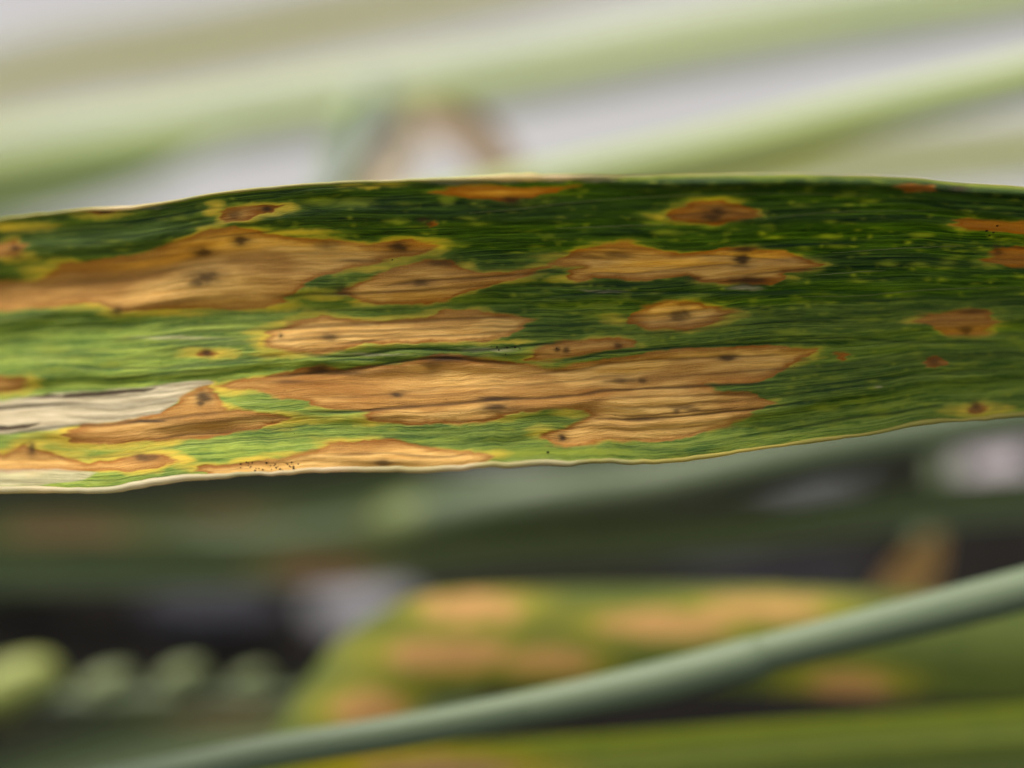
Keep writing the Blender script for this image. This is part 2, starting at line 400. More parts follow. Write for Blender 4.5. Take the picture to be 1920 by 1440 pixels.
# ---- tissue fields
sx = 0.55
wx = 26 * (fbm(GX / 90, GVw * 105, 1, 3) - .5) + 16 * (vnoise(GX / 30, GVw * 60, 6) - .5)
wy = 5 * (vnoise(GX / 28, GVw * 34, 2) - .5) + 2.2 * (vnoise(GX / 9, GVw * 70, 13) - .5)
qx, qy = (GX + wx) * sx, GY + wy
S = np.full(GX.shape, 1e6); HS = np.zeros(GX.shape); IDX = np.full(GX.shape, -1); TN = np.zeros(GX.shape)
names = list(LES)
for i, nm in enumerate(names):
    p = np.array(LES[nm], float)
    x0, y0 = p.min(0) - (90, 45); x1, y1 = p.max(0) + (90, 45)
    sel = (GX > x0) & (GX < x1) & (GY > y0) & (GY < y1)
    if not sel.any(): continue
    d = sdf_poly(qx[sel], qy[sel], p * (sx, 1))
    hw = HALO.get(nm, 0.8)
    d2 = sdf_poly((GX[sel] + 1.3 * wx[sel]) * 0.30, qy[sel], p * (0.30, 1))
    nz = np.clip(-0.35 + 2.5 * fbm(GX[sel] / 95, GVw[sel] * 15, 23, 2), 0.12, 2.0)
    HS[sel] = np.maximum(HS[sel], min(hw, 1.0) * smooth(13 * max(hw, .55) * nz + 2.5, -2.0, d2) * np.clip(1.5 * nz - 0.7, 0.22, 0.8))
    cur = S[sel]; better = d < cur
    tt = TN[sel]; tt[better] = TINT.get(nm, 0.0) * 1.0; TN[sel] = tt
    ii = IDX[sel]; ii[better & (d < 0)] = i; IDX[sel] = ii
    S[sel] = np.minimum(cur, d)
soft = 1.2 + 5.5 * vnoise(GX / 70, GVw * 22, 25) ** 2
Lm = smooth(soft, -soft, S)
Pm = smooth(-3, -15, S) * (0.12 + 1.0 * smooth(0.34, 0.64, fbm(GX / 150, GVw * 14, 21, 3)))
Pm = np.clip(Pm * smooth(700, 300, GX) * 0.25 + Pm * (0.55 + 0.45 * smooth(350, 600, GX) ) * smooth(1900, 1300, GX), 0, 1)
Tm = np.clip(TN * (0.75 + 0.5 * (fbm(GX / 60, GVw * 40, 31) - .5)), 0, 1) * Lm + 0.95 * smooth(-8, 0.5, S) * Lm * smooth(.3, .65, fbm(GX / 60, GVw * 30, 33))
Tm = np.clip(Tm, 0, 1)
Km = np.zeros(GX.shape)
for j, (cx, cy, rx, ry) in enumerate(CORES):
    sel = (abs(GX - cx) < 3.2 * rx + 12) & (abs(GY - cy) < 3.2 * ry + 12)
    ux = (GX[sel] + 0.7 * rx * (vnoise(GX[sel] / 14, GY[sel] / 4, 40 + j) - .5) - cx) / rx
    uy = (GY[sel] + 0.5 * ry * (vnoise(GX[sel] / 16, GY[sel] / 7, 90 + j) - .5) - cy) / ry
    r = np.sqrt(ux ** 2 + uy ** 2) / 1.3
    st = (0.62 + 0.36 * ((j * 7919) % 10) / 10)
    Km[sel] = np.maximum(Km[sel], st * (0.62 * smooth(1.3, 0.2, r) + 0.38 * smooth(2.2, 0.4, r)))
Dm = np.zeros(GX.shape); Sl = np.zeros(GX.shape); DID = np.full(GX.shape, -1)
for i, p in enumerate(DEAD):
    d = sdf_poly((GX + 0.5 * wx) * sx, GY + 0.6 * wy, np.array(p, float) * (sx, 1))
    Dm = np.maximum(Dm, smooth(2.0, -2.5, d)); DID[d < 0] = i
Dm *= np.where(GY > 860, 0.72, 1.0)
for cx, cy, rx, ry in ((930, 337, 60, 5), (1030, 336, 50, 4), (1110, 337, 36, 5), (850, 341, 50, 4), (240, 388, 60, 4), (915, 655, 46, 4), (1395, 541, 34, 5), (1650, 726, 10, 3), (1130, 545, 40, 2.5), (700, 665, 60, 2.5), (330, 634, 90, 3)):  # cream edge folds, plus glossy glints painted into the colour
    rr = np.sqrt(((GX + wx - cx) / rx) ** 2 + ((GY + wy - cy) / ry) ** 2)
    Dm = np.maximum(Dm, 0.5 * smooth(1.6, 0.1, rr))
for p in SLITS:
    d = sdf_poly(GX * 0.4, GY + 0.35 * wy, np.array(p, float) * (0.4, 1))
    Sl = np.maximum(Sl, smooth(1.6, -1.4, d))
Km = np.maximum(Km, 0.95 * Sl)  # dark of the open slits is painted into the colour
# yellow zones, mostly where a dead patch ends along the veins
YEL = [(40, 424, 60, 9), (90, 508, 50, 12), (200, 566, 120, 13), (330, 586, 80, 7), (500, 572, 70, 13), (610, 552, 60, 10), (690, 566, 34, 9), (494, 640, 16, 24), (545, 664, 70, 8), (386, 662, 56, 9), (62, 718, 16, 14), (440, 728, 46, 16),
       (118, 818, 60, 16), (60, 832, 34, 15), (334, 862, 24, 14), (250, 872, 60, 10), (575, 785, 80, 8), (690, 788, 34, 11), (404, 392, 18, 12), (532, 390, 26, 9), (812, 466, 30, 12), (566, 437, 60, 7), (690, 504, 70, 7), (875, 500, 24, 9),
       (1236, 406, 30, 9), (1416, 400, 12, 10), (1066, 524, 44, 10), (1046, 482, 50, 9), (1152, 600, 32, 13), (1376, 594, 24, 9), (1526, 668, 18, 10), (1482, 522, 22, 7), (998, 672, 22, 10), (1202, 646, 14, 8), (1072, 776, 44, 9), (1022, 812, 34, 15),
       (1320, 734, 40, 5), (1446, 750, 20, 6), (1712, 600, 34, 9), (1864, 604, 13, 22), (1830, 768, 66, 15), (1796, 424, 24, 9), (1850, 494, 24, 9), (395, 874, 60, 8), (925, 852, 40, 9), (560, 852, 50, 6), (190, 402, 50, 8), (20, 484, 50, 8), (950, 640, 50, 4), (700, 348, 60, 5)]
for cx, cy, rx, ry in YEL:
    sel = (abs(GX - cx) < 2.4 * rx + 20) & (abs(GY - cy) < 2.4 * ry + 12)
    rr = np.sqrt(((GX[sel] + 0.9 * wx[sel] - cx) / rx) ** 2 + ((GY[sel] + 1.2 * wy[sel] - cy) / ry) ** 2)
    HS[sel] = np.maximum(HS[sel], (0.75 + 0.25 * vnoise(GX[sel] / 30, GVw[sel] * 60, 27)) * (1 - 0.4 * smooth(900, 1500, cx)) * smooth(2.1, 0.1, rr))
# browner zones inside the dead patches
for cx, cy, rx, ry, st in ((850, 676, 130, 10, .7), (560, 716, 90, 15, .6), (640, 742, 80, 22, .5), (1140, 470, 75, 11, .6), (1400, 526, 75, 7, .95), (1390, 465, 60, 6, .5), (360, 440, 90, 9, .5), (140, 500, 60, 11, .4), (470, 436, 50, 10, .5),
                         (200, 815, 90, 14, .45), (760, 460, 60, 10, .4), (1090, 655, 90, 12, .35), (1010, 735, 160, 8, .35), (1400, 708, 80, 9, .35), (1190, 600, 20, 14, .5), (270, 862, 60, 10, .4), (720, 832, 50, 8, .4), (1820, 586, 50, 7, .55)):
    sel = (abs(GX - cx) < 2.2 * rx) & (abs(GY - cy) < 2.2 * ry + 8)
    rr = np.sqrt(((GX[sel] + wx[sel] - cx) / rx) ** 2 + ((GY[sel] + wy[sel] - cy) / ry) ** 2)
    Tm[sel] = np.maximum(Tm[sel], st * smooth(1.8, 0.1, rr) * Lm[sel] * (0.7 + 0.5 * vnoise(GX[sel] / 60, GVw[sel] * 60, 29)))
for cx, cy, rx, ry in ((760, 622, 240, 22), (1280, 580, 80, 14), (700, 862, 160, 16), (780, 548, 120, 18), (1200, 805, 170, 22), (420, 530, 120, 40), (1350, 500, 130, 14), (900, 720, 160, 22)):
    sel = (abs(GX - cx) < 2 * rx) & (abs(GY - cy) < 2 * ry)
    rr = np.sqrt(((GX[sel] + wx[sel] - cx) / rx) ** 2 + ((GY[sel] + wy[sel] - cy) / ry) ** 2)
    Pm[sel] = np.clip(Pm[sel] + 0.55 * smooth(1.5, 0.2, rr) * smooth(-2, -9, S[sel]) * (0.6 + 0.8 * vnoise(GX[sel] / 110, GVw[sel] * 50, 30)), 0, 1)
HS = np.clip(HS * (0.72 + 0.28 * smooth(900, 300, GX)) * (0.60 + 0.75 * fbm(GX / 50, GVw * 60, 36, 2)), 0, 1)
for cx, cy, rx, ry, st in ((1830, 768, 62, 12, .95), (1240, 406, 26, 8, .65), (1417, 400, 11, 9, .65), (1155, 602, 30, 10, .65), (1375, 594, 22, 8, .55), (1715, 600, 32, 8, .65), (1864, 604, 12, 20, .5), (1526, 668, 17, 9, .7), (1066, 524, 38, 8, .75), (200, 568, 120, 9, .85),
                           (500, 574, 64, 10, .85), (690, 566, 30, 8, .8), (494, 640, 12, 20, .85), (386, 662, 44, 7, .85), (1796, 424, 20, 8, .6), (1022, 815, 26, 12, .7), (812, 464, 26, 9, .7), (440, 726, 40, 9, .8), (110, 820, 40, 12, .8), (334, 864, 18, 11, .8), (560, 437, 50, 6, .7), (90, 508, 44, 9, .7)):
    sel = (abs(GX - cx) < 2.4 * rx + 20) & (abs(GY - cy) < 2.4 * ry + 12)
    rr = np.sqrt(((GX[sel] + 0.9 * wx[sel] - cx) / rx) ** 2 + ((GY[sel] + 1.2 * wy[sel] - cy) / ry) ** 2)
    HS[sel] = np.maximum(HS[sel], st * (0.7 + 0.45 * vnoise(GX[sel] / 26, GVw[sel] * 70, 37)) * smooth(1.9, 0.1, rr))
HS = np.clip(HS, 0, 1)
# chlorotic flecks, longer than wide, limited by veins
fl = fbm(GX / 26, GVw * 58, 51, 2)
dens = fbm(GX / 150, GVw * 9, 55, 2)
Fm = 0.35 * smooth(0.62, 0.95, fl + 0.5 * (dens - .5))
fr = np.random.RandomState(17)
for k in range(900):
    cx = fr.uniform(-60, 1980); cv = fr.rand()
    cy = np.interp(cx, FX, YT) * (1 - cv) + np.interp(cx, FX, YB) * cv
    rx = 5 + 15 * fr.rand() ** 2; ry = 1.8 + 2.6 * fr.rand(); st = 0.2 + 0.65 * fr.rand() ** 1.3
    if fr.rand() > 0.25 + 1.1 * float(fbm(np.array(cx / 150), np.array(cv * 6), 57, 2)) : continue
    c0 = max(0, np.searchsorted(FX, cx - 3 * rx)); c1 = np.searchsorted(FX, cx + 3 * rx)
    sl = (slice(None), slice(c0, c1))
    if c1 - c0 < 3: continue
    e2 = ((GX[sl] + 0.25 * wx[sl] - cx) / rx) ** 2 + ((GY[sl] + 0.5 * wy[sl] - cy) / ry) ** 2
    Fm[sl] = np.maximum(Fm[sl], st * np.exp(-e2))
Fm = np.maximum(Fm, 0.75 * smooth(0.022, 0.0, GV) * (0.4 + 0.9 * vnoise(GX / 60, GV * 3, 59)))  # glow of the backlit top edge painted in as yellow
for cx, cy, rx, ry in ((1555, 444, 24, 6), (1725, 441, 26, 5), (1664, 494, 24, 7), (1540, 766, 30, 6), (1655, 777, 24, 8), (1640, 725, 13, 4), (1480, 623, 36, 7), (1230, 420, 26, 5), (838, 377, 16, 9), (660, 380, 40, 9), (600, 378, 40, 8), (740, 415, 26, 6), (880, 408, 22, 4), (90, 570, 60, 9),
                       (1250, 436, 30, 6), (560, 548, 60, 9), (500, 655, 20, 9), (210, 683, 30, 6), (100, 655, 30, 6), (1100, 848, 80, 8), (980, 850, 60, 9), (620, 785, 60, 7), (1700, 618, 14, 4)):
    ux = (GX + 14 * (vnoise(GX / 14, GY / 5, 61) - .5) - cx) / rx; uy = (GY + 5 * (vnoise(GX / 20, GY / 6, 62) - .5) - cy) / ry
    Fm = np.maximum(Fm, 0.8 * smooth(1.5, 0.1, np.sqrt(ux ** 2 + uy ** 2)))
# yellowing towards the diseased end and lower margin; lower half's stronger light painted in
Gl = 0.62 * smooth(900, 0, GX) * smooth(0.18, 0.55, GV) + 0.24 * smooth(1500, 500, GX) * smooth(.2, .5, GV) + 0.36 * smooth(0.35, 0.65, GV)
Gl += 0.16 * smooth(700, 100, GX) + 0.20 * smooth(0.82, 0.97, GV)
Gl = np.clip(Gl * (0.45 + 1.1 * fbm(GX / 180, GVw * 22, 71, 3)), 0, 1)
# veins: fine ones everywhere, heavier ones at chosen places
prof_v = np.linspace(-0.1, 1.1, 6000)
vr = np.random.RandomState(5)
pos = np.cumsum(0.012 + 0.030 * vr.rand(80) ** 1.3); pos = pos[pos < 1.0]
Vn = np.zeros(GX.shape); Rel = np.zeros(GX.shape)
for j, p0 in enumerate(pos):
    amp = (0.15 + 0.85 * vr.rand() ** 2.2)
    along = smooth(0.38, 0.66, fbm(GX[0] / 210, np.full(len(FX), j * 3.3), 81, 2))
    wv = 0.0028 + 0.0036 * vr.rand()
    dv = (GVw - p0 - 0.004 * (vnoise(GX[0] / 60, np.full(len(FX), j * 5.1), 83) - .5)[None, :]) / wv
    gz = np.exp(-dv * dv)
    Vn = np.maximum(Vn, gz * (amp * along)[None, :])
    Rel -= gz * (amp * (0.35 + 0.65 * along))[None, :]
# heavier creases traced along the leaf, browning and fold shadow put in the colour
CREASES = [([(480, 712), (600, 697), (700, 686), (800, 672), (900, 676), (1000, 682)], .9), ([(500, 772), (640, 772), (760, 764), (860, 757), (940, 748), (1040, 744), (1150, 733), (1250, 727), (1400, 720), (1520, 708)], 1.0),
           ([(1000, 683), (1100, 668), (1220, 655), (1350, 648), (1480, 642), (1600, 645)], .8), ([(1080, 788), (1200, 786), (1330, 776), (1450, 762), (1560, 745)], .9),
           ([(490, 622), (580, 613), (720, 606), (860, 598), (1000, 590)], .7), ([(600, 648), (760, 633), (880, 628), (980, 616)], .6), ([(700, 540), (790, 527), (880, 522), (1000, 510), (1080, 498)], .7),
           ([(0, 815), (120, 800), (230, 795), (330, 783), (450, 772)], .7), ([(520, 660), (640, 668), (760, 655), (880, 658), (980, 648), (1120, 634)], .8), ([(960, 705), (1080, 692), (1200, 676), (1400, 668), (1500, 662)], .6),
           ([(980, 560), (1120, 548), (1260, 548), (1400, 548), (1560, 540)], .8), ([(600, 855), (720, 850), (820, 858), (900, 850)], .6), ([(560, 745), (700, 742), (840, 728), (1000, 720), (1140, 707), (1260, 696)], .45),
           ([(1180, 620), (1260, 622), (1380, 610), (1500, 600), (1640, 596)], .6), ([(1440, 640), (1560, 634), (1700, 640), (1900, 640)], .6), ([(100, 690), (300, 690), (480, 672), (560, 664)], .6),
           ([(1120, 748), (1240, 744), (1330, 742), (1440, 738)], .5), ([(1100, 806), (1200, 806), (1300, 800), (1380, 786)], .4), ([(1460, 730), (1600, 715), (1760, 700), (1920, 690)], .55), ([(1430, 815), (1560, 790), (1700, 770), (1800, 750)], .7),
           ([(1300, 478), (1400, 482), (1500, 490)], .5), ([(1090, 512), (1200, 512), (1330, 498), (1440, 500)], .5), ([(1240, 405), (1340, 398), (1420, 402)], .5)]
for pts, amp in CREASES:
    q = spline(pts, 400)
    inside = (FX > q[0, 0]) & (FX < q[-1, 0])
    yy = np.interp(FX, q[:, 0], q[:, 1]) + 4 * (vnoise(FX / 45, FX * 0, 87) - .5)
    span = q[-1, 0] - q[0, 0]
    fade = smooth(q[0, 0], q[0, 0] + 0.15 * span, FX) * smooth(q[-1, 0], q[-1, 0] - 0.15 * span, FX) * inside
    th = 2.7 * (0.6 + 0.9 * vnoise(FX / 40, FX * 0 + pts[0][0], 88))
    dy = (GY - yy[None, :])
    gz = np.exp(-(dy / th[None, :]) ** 2)
    Vn = np.maximum(Vn, gz * (amp * fade)[None, :] * 1.15)
    Rel += amp * fade[None, :] * (-4.0 * gz + 6.5 * np.exp(-((dy - 11) / 10) ** 2))
Vn = np.clip(Vn + 0.35 * Dm * smooth(0.55, 0.78, vnoise(GX / 260, GVw * 70, 89)), 0, 1)
# ---- shape of the blade: depth from the lens
Wm = (YB - YT)[None, :] * PX                       # local width in metres
tw = np.interp(FX, [-900, 0, 500, 1000, 1500, 1920, 2900], [-0.75, -0.50, -0.32, -0.12, 0.06, 0.22, 0.5])[None, :]   # twist along the blade
axis = np.interp(FX, [-900, -200, 300, 900, 1400, 1920, 2900], [0.016, 0.0062, 0.0020, 0.0, -0.0003, 0.0019, 0.011])[None, :]
c = GV - 0.55
depth_rel = axis + c * Wm * tw      # tw<0: upper side goes back, lower side comes forward
trough = -np.where(c < 0, 1.05 * (-c) ** 1.9, 0.32 * c ** 2.0) * Wm     # upper side leans back over to the lens
roll = (0.0002 + 0.0011 * smooth(1050, 1300, GX)) * np.clip((0.045 - GV) / 0.045, 0, 1) ** 2                  # top edge rolls away again
und = 0.00007 * np.sin(GVw * 76 + 1.3 * np.sin(GX / 210) + 4 * vnoise(GX / 300, GVw * 3, 97)) * smooth(.3, .7, fbm(GX / 200, GVw * 8, 98)) + 0.00022 * np.sin(GVw * 30 + 0.9 * np.sin(GX / 300)) * (0.5 + fbm(GX / 260, GVw * 5, 91)) + 0.00055 * (fbm(GX / 220, GVw * 11, 93, 3) - .5)
relief = 0.000022 * Rel + 0.00005 * Sl * -2.2 - 0.00003 * Lm
D0 = DIST + depth_rel + trough + roll + und - relief
POS = W(GX, GY, D0)
du = np.gradient(POS, axis=1); dv_ = np.gradient(POS, axis=0)
NRM = np.cross(dv_, du); NRM /= np.linalg.norm(NRM, axis=2)[..., None] + 1e-20
flip = np.sign((NRM * -FWD).sum(-1).mean()); NRM *= flip
A = np.stack([Lm, HS * (1 - 0.25 * fbm(GX / 40, GVw * 40, 95)), Pm], -1).reshape(-1, 3)
B = np.stack([Km, Dm, Fm], -1).reshape(-1, 3)
Cc = np.stack([Gl, Tm, Vn], -1).reshape(-1, 3)
UV = np.stack([GX * 0.025, GVw * 13.0], -1).reshape(-1, 2)
co = POS.reshape(-1, 3); nrm = NRM.reshape(-1, 3)
faces = grid_faces(NROW, len(FX))
if flip > 0: faces = faces[:, ::-1]
ctr = np.minimum(np.minimum(IDX.ravel()[faces[:, 0]], IDX.ravel()[faces[:, 1]]), np.minimum(IDX.ravel()[faces[:, 2]], IDX.ravel()[faces[:, 3]]))
dctr = np.minimum(DID.ravel()[faces[:, 0]], DID.ravel()[faces[:, 2]])
def sub(name, mask, parent):
    f = faces[mask]
    used, inv = np.unique(f.ravel(), return_inverse=True)
    me = mesh_from(name, co[used], inv.reshape(-1, 4), {'tissue_a': A[used], 'tissue_b': B[used], 'tissue_c': Cc[used]}, UV[used], nrm[used])
    return link(name, me, M_BLADE, parent)
leaf = thing('wheat_leaf', 'sharp green wheat leaf covered in tan lesions with a bleached strip', 'leaf', POS[NROW // 2, 0])
sub('blade', (ctr < 0) & (dctr < 0), leaf)
LABEL = dict(L1='long tan lesion with two dark spots', L4='small orange oval lesion with black centre', L5='oval tan lesion with dark centre', L20='tiny rust red dot',
             L6='long pale tan lesion', L8='largest brown lesion with dark creases', L13='thin orange lesion under the upper edge', L12='tan lesion along the lower edge')
for i, nm in enumerate(names):
    m = (ctr == i) & (dctr < 0)
    if m.sum() > 20:
        o = sub('lesion', m, leaf)
        if nm in LABEL: o['label'] = LABEL[nm]
for i in range(len(DEAD)):
    m = dctr == i
    if m.sum() > 20:
        o = sub('bleached_strip', m, leaf); o['label'] = 'papery bleached dead strip'

def on_blade(x, y, lift=0.0):
    """point on the blade under photo pixel x, y"""
    ci = int(np.argmin(abs(FX - x))); ri = int(np.clip(round((y - YT[ci]) / (YB[ci] - YT[ci]) * (NROW - 1)), 0, NROW - 1))
    return POS[ri, ci] + NRM[ri, ci] * lift
# pale rolled margins
sel = np.arange(0, len(FX), 2)
xs = FX[sel]
Rb = PX * (4.6 + 3.2 * (vnoise(xs / 70, xs * 0, 101) - .4) + 1.6 * smooth(500, 200, xs) - 0.8 * smooth(1000, 1400, xs))
Pb = POS[-1][sel] + NRM[-1][sel] * 0.00003 + UP * 0.00004
pal = np.clip(smooth(1500, 850, xs) * (0.75 + 0.5 * (vnoise(xs / 60, xs * 0, 103) - .5)), 0, 1)
yel = np.clip(0.25 + 0.65 * smooth(1000, 1400, xs) - 0.2 * smooth(900, 300, xs) + 0.4 * (vnoise(xs / 50, xs * 0, 104) - .5), 0, 1)
at = {'tissue_a': np.stack([pal, yel, pal], -1)}
o = link('margin', tube_mesh('lower_margin', Pb, Rb, 10, at), M_RIM, leaf); o['label'] = 'pale thickened lower edge of the leaf'
Rt = PX * (2.6 + 1.0 * (vnoise(xs / 50, xs * 0, 105) - .5) + 4.0 * np.exp(-((xs - 985) / 95) ** 2) * (0.3 + 1.2 * vnoise(xs / 24, xs * 0, 109)) + 1.6 * np.exp(-((xs - 240) / 70) ** 2))
Pt = POS[0][sel] - UP * 0.00002
pal = np.clip(0.15 + np.exp(-((xs - 985) / 120) ** 2) + 0.7 * np.exp(-((xs - 230) / 80) ** 2) + 0.35 * vnoise(xs / 40, xs * 0, 106), 0, 1)
yel = np.clip(0.35 + 0.5 * (vnoise(xs / 40, xs * 0, 107) - .5), 0, 1)
o = link('margin', tube_mesh('upper_margin', Pt, Rt, 8, {'tissue_a': np.stack([pal, yel, pal], -1)}), M_RIM, leaf); o['label'] = 'thin pale upper edge of the leaf'
# fine pale veins standing on the dark half
M_HAIR = plant_material('pale_vein_tissue', (0.13, 0.16, 0.04), (0.22, 0.24, 0.07), trans=0.2)
for pts in ([(880, 399), (960, 393), (1060, 381), (1180, 371), (1300, 366), (1480, 363), (1640, 366)],
            [(1040, 428), (1150, 424), (1250, 420)], [(1415, 412), (1480, 405), (1560, 398), (1660, 395), (1760, 394)],
            [(1500, 556), (1600, 555), (1660, 550), (1740, 543), (1840, 540), (1930, 539)], [(1530, 516), (1590, 511), (1660, 507)], [(1560, 474), (1680, 466), (1800, 461)]):
    q = spline(pts, 90)
    P = np.array([on_blade(a, b, 0.000012) for a, b in q])
    ker = np.ones(5) / 5
    for ax in range(3): P[2:-2, ax] = np.convolve(P[:, ax], ker, 'valid')
    R = PX * 0.85 * np.sin(np.linspace(0.12, math.pi - 0.12, 90)) ** 0.5
    link('pale_vein', tube_mesh('pale_vein', P, R, 6, {'tissue_a': np.zeros((90, 3))}), M_HAIR, leaf)
# tiny black fruiting bodies
M_DOT = stone_material('black_fungus_dots', (0.012, 0.009, 0.007), (0.03, 0.02, 0.012), 4000)
dots = [(1850, 433, 2.6), (1856, 441, 2.2), (1863, 435, 2.4), (1869, 423, 2.2), (526, 629, 1.6), (736, 487, 1.5), (1043, 653, 1.3), (966, 652, 2.4), (1028, 848, 2.4)]
dots += [(random.uniform(445, 560), random.uniform(866, 882), random.uniform(1.0, 2.1)) for _ in range(30)]
dots += [(random.uniform(930, 975), random.uniform(648, 664), random.uniform(1.0, 1.8)) for _ in range(10)]
dots += [(random.uniform(500, 1500), random.uniform(590, 830), random.uniform(0.6, 0.9)) for _ in range(30)]
t = (1 + 5 ** .5) / 2
ico_v = np.array([(-1, t, 0), (1, t, 0), (-1, -t, 0), (1, -t, 0), (0, -1, t), (0, 1, t), (0, -1, -t), (0, 1, -t), (t, 0, -1), (t, 0, 1), (-t, 0, -1), (-t, 0, 1)]) / math.sqrt(1 + t * t)
ico_f = np.array([(0, 11, 5), (0, 5, 1), (0, 1, 7), (0, 7, 10), (0, 10, 11), (1, 5, 9), (5, 11, 4), (11, 10, 2), (10, 7, 6), (7, 1, 8), (3, 9, 4), (3, 4, 2), (3, 2, 6), (3, 6, 8), (3, 8, 9), (4, 9, 5), (2, 4, 11), (6, 2, 10), (8, 6, 7), (9, 8, 1)])
vs, fs = [], []
for k, (x, y, r) in enumerate(dots):
    vs.append(on_blade(x, y) + ico_v * r * PX * (1.25, 1.0, 0.9)); fs.append(ico_f + 12 * k)
o = link('fungus_dots', mesh_from('fungus_dots', np.vstack(vs), np.vstack(fs)), M_DOT, leaf); o['kind'] = 'stuff'

# ------------------------------------------------------------------ plants out of focus
def ribbon(name, pts, half, mat, tilt=0.0, curl=0.25, lesions=(), tip=(False, False), parent=None, n=140, m=25, fold=0.0):
    """leaf blade: pts = (px, py, mm behind focus), half = half widths in pixels of the focal plane"""
    q = spline(pts, n)
    d = DIST + q[:, 2] / 1000
    P = W(q[:, 0], q[:, 1], d)
    T = np.gradient(P, axis=0); T /= np.linalg.norm(T, axis=1)[:, None]
    Sd = np.cross(T, FWD); Sd /= np.linalg.norm(Sd, axis=1)[:, None]
    Sd *= np.sign(Sd @ UP).mean() or 1
    Nn = np.cross(T, Sd); Nn *= np.sign((Nn @ -FWD).mean())
    h = np.interp(np.linspace(0, 1, n), np.linspace(0, 1, len(half)), half) * PX * d / DIST
    e = np.linspace(0, 1, n)
    if tip[0]: h = h * np.sqrt(np.clip(e / 0.22, 0.0004, 1))
    if tip[1]: h = h * np.sqrt(np.clip((1 - e) / 0.22, 0.0004, 1))
    tl = np.interp(e, np.linspace(0, 1, len(tilt)), tilt) if hasattr(tilt, '__len__') else np.full(n, tilt)
    s = np.linspace(-1, 1, m)
    dirw = np.cos(tl)[:, None] * Sd + np.sin(tl)[:, None] * Nn
    dirn = -np.sin(tl)[:, None] * Sd + np.cos(tl)[:, None] * Nn
    prof = curl * s ** 2 + fold * np.abs(s)
    g3 = P[:, None, :] + (h[:, None] * s[None, :])[..., None] * dirw[:, None, :] + (h[:, None] * prof[None, :])[..., None] * dirn[:, None, :]
    L = np.concatenate([[0], np.cumsum(np.linalg.norm(np.diff(P, axis=0), axis=1))]) * 1000
    uv = np.stack(np.broadcast_arrays(L[:, None], s[None, :] * h[:, None] * 1000), -1).reshape(-1, 2)
    px = q[:, 0][:, None] + 0 * s[None, :]
    rel = (g3 - CAM); dd = rel @ FWD
    sxp = 960 + (rel @ RIGHT) / (PX * dd / DIST); syp = 720 - (rel @ UP) / (PX * dd / DIST)
    les = np.zeros(sxp.shape); hal = np.zeros(sxp.shape)
    for (cx, cy, rx, ry) in lesions:
        r = np.sqrt(((sxp - cx + 30 * (vnoise(sxp / 40, syp / 14, 111) - .5)) / rx) ** 2 + ((syp - cy + 10 * (vnoise(sxp / 30, syp / 20, 112) - .5)) / ry) ** 2)
        les = np.maximum(les, smooth(1.12, 0.85, r)); hal = np.maximum(hal, smooth(2.3, 0.9, r))
    at = {'tissue_a': np.stack([les, hal, les], -1).reshape(-1, 3)}
    me = mesh_from(name, g3.reshape(-1, 3), grid_faces(n, m), at, uv)
    # a real blade has thickness
    o = link(name, me, mat, parent)
    return o

def bg_leaf(label, pts, half, mat, name='wheat_leaf', cat='leaf', group=None, **kw):
    return tag(ribbon(name, pts, half, mat, **kw), label, cat, group)
def stem(label, pts, rad, mat, nodes=(), sheath=None, name='wheat_shoot', cat='stem', node_mat=None, group=None):
    q = spline(pts, 160); n = len(q); d = DIST + q[:, 2] / 1000
    P = W(q[:, 0], q[:, 1], d)
    R = np.interp(np.linspace(0, 1, n), np.linspace(0, 1, len(rad)), rad) * PX * d / DIST
    zero = lambda k: {'tissue_a': np.zeros((k, 3))}
    if not nodes and sheath is None:
        return tag(link(name, tube_mesh(name, P, R, 20, zero(n)), mat), label, cat, group)
    root = thing(name, label, cat, P[0], group=group)
    link('stem', tube_mesh('stem', P, R, 20, zero(n)), mat, root)
    for (i0, k) in nodes:
        i = int(np.argmin(abs(q[:, 0] - i0))); a = max(0, i - 5); b = min(n - 1, i + 5)
        e = np.linspace(-1, 1, b - a + 1)
        link('node', tube_mesh('node', P[a:b + 1], R[a:b + 1] * (0.98 + (k - 1) * (1 - e ** 2)), 20, zero(b - a + 1)), node_mat or mat, root)
    if sheath is not None:
        m = (q[:, 0] > sheath[0]) & (q[:, 0] < sheath[1])
        k = int(m.sum()); e = np.linspace(0, 1, k)
        grow = 1.015 + 0.17 * np.clip((e) / 0.5, 0, 1) * np.clip((1 - e) / 0.06, 0, 1) ** 0.6
        link('leaf_sheath', tube_mesh('leaf_sheath', P[m] - UP * R[m][:, None] * 0.10 * (grow - 1.0)[:, None] / 0.17, R[m] * grow, 20, zero(k)), mat, root)
    return root

M_GLAUC = plant_material('waxy_stem_green', (0.10, 0.135, 0.070), (0.145, 0.185, 0.10), yellow=(0.15, 0.19, 0.08), trans=0.0, rough=0.5)
M_PALE = plant_material('pale_stem_green', (0.25, 0.33, 0.10), (0.38, 0.44, 0.155), yellow=(0.50, 0.46, 0.12), trans=0.0, rough=0.5)
M_PALELEAF = plant_material('pale_leaf_green', (0.20, 0.28, 0.10), (0.32, 0.38, 0.17), trans=0.35)
M_BEIGE = plant_material('yellowing_leaf', (0.40, 0.40, 0.18), (0.55, 0.51, 0.26), trans=0.35)
M_LIME = plant_material('lime_leaf', (0.50, 0.54, 0.17), (0.66, 0.66, 0.27), trans=0.35)
M_TEAL = plant_material('dull_green_stem', (0.10, 0.155, 0.08), (0.16, 0.22, 0.12), trans=0.0)
M_DRY = plant_material('dry_straw', (0.52, 0.40, 0.24), (0.70, 0.56, 0.37), yellow=(0.6, 0.45, 0.2), trans=0.2)
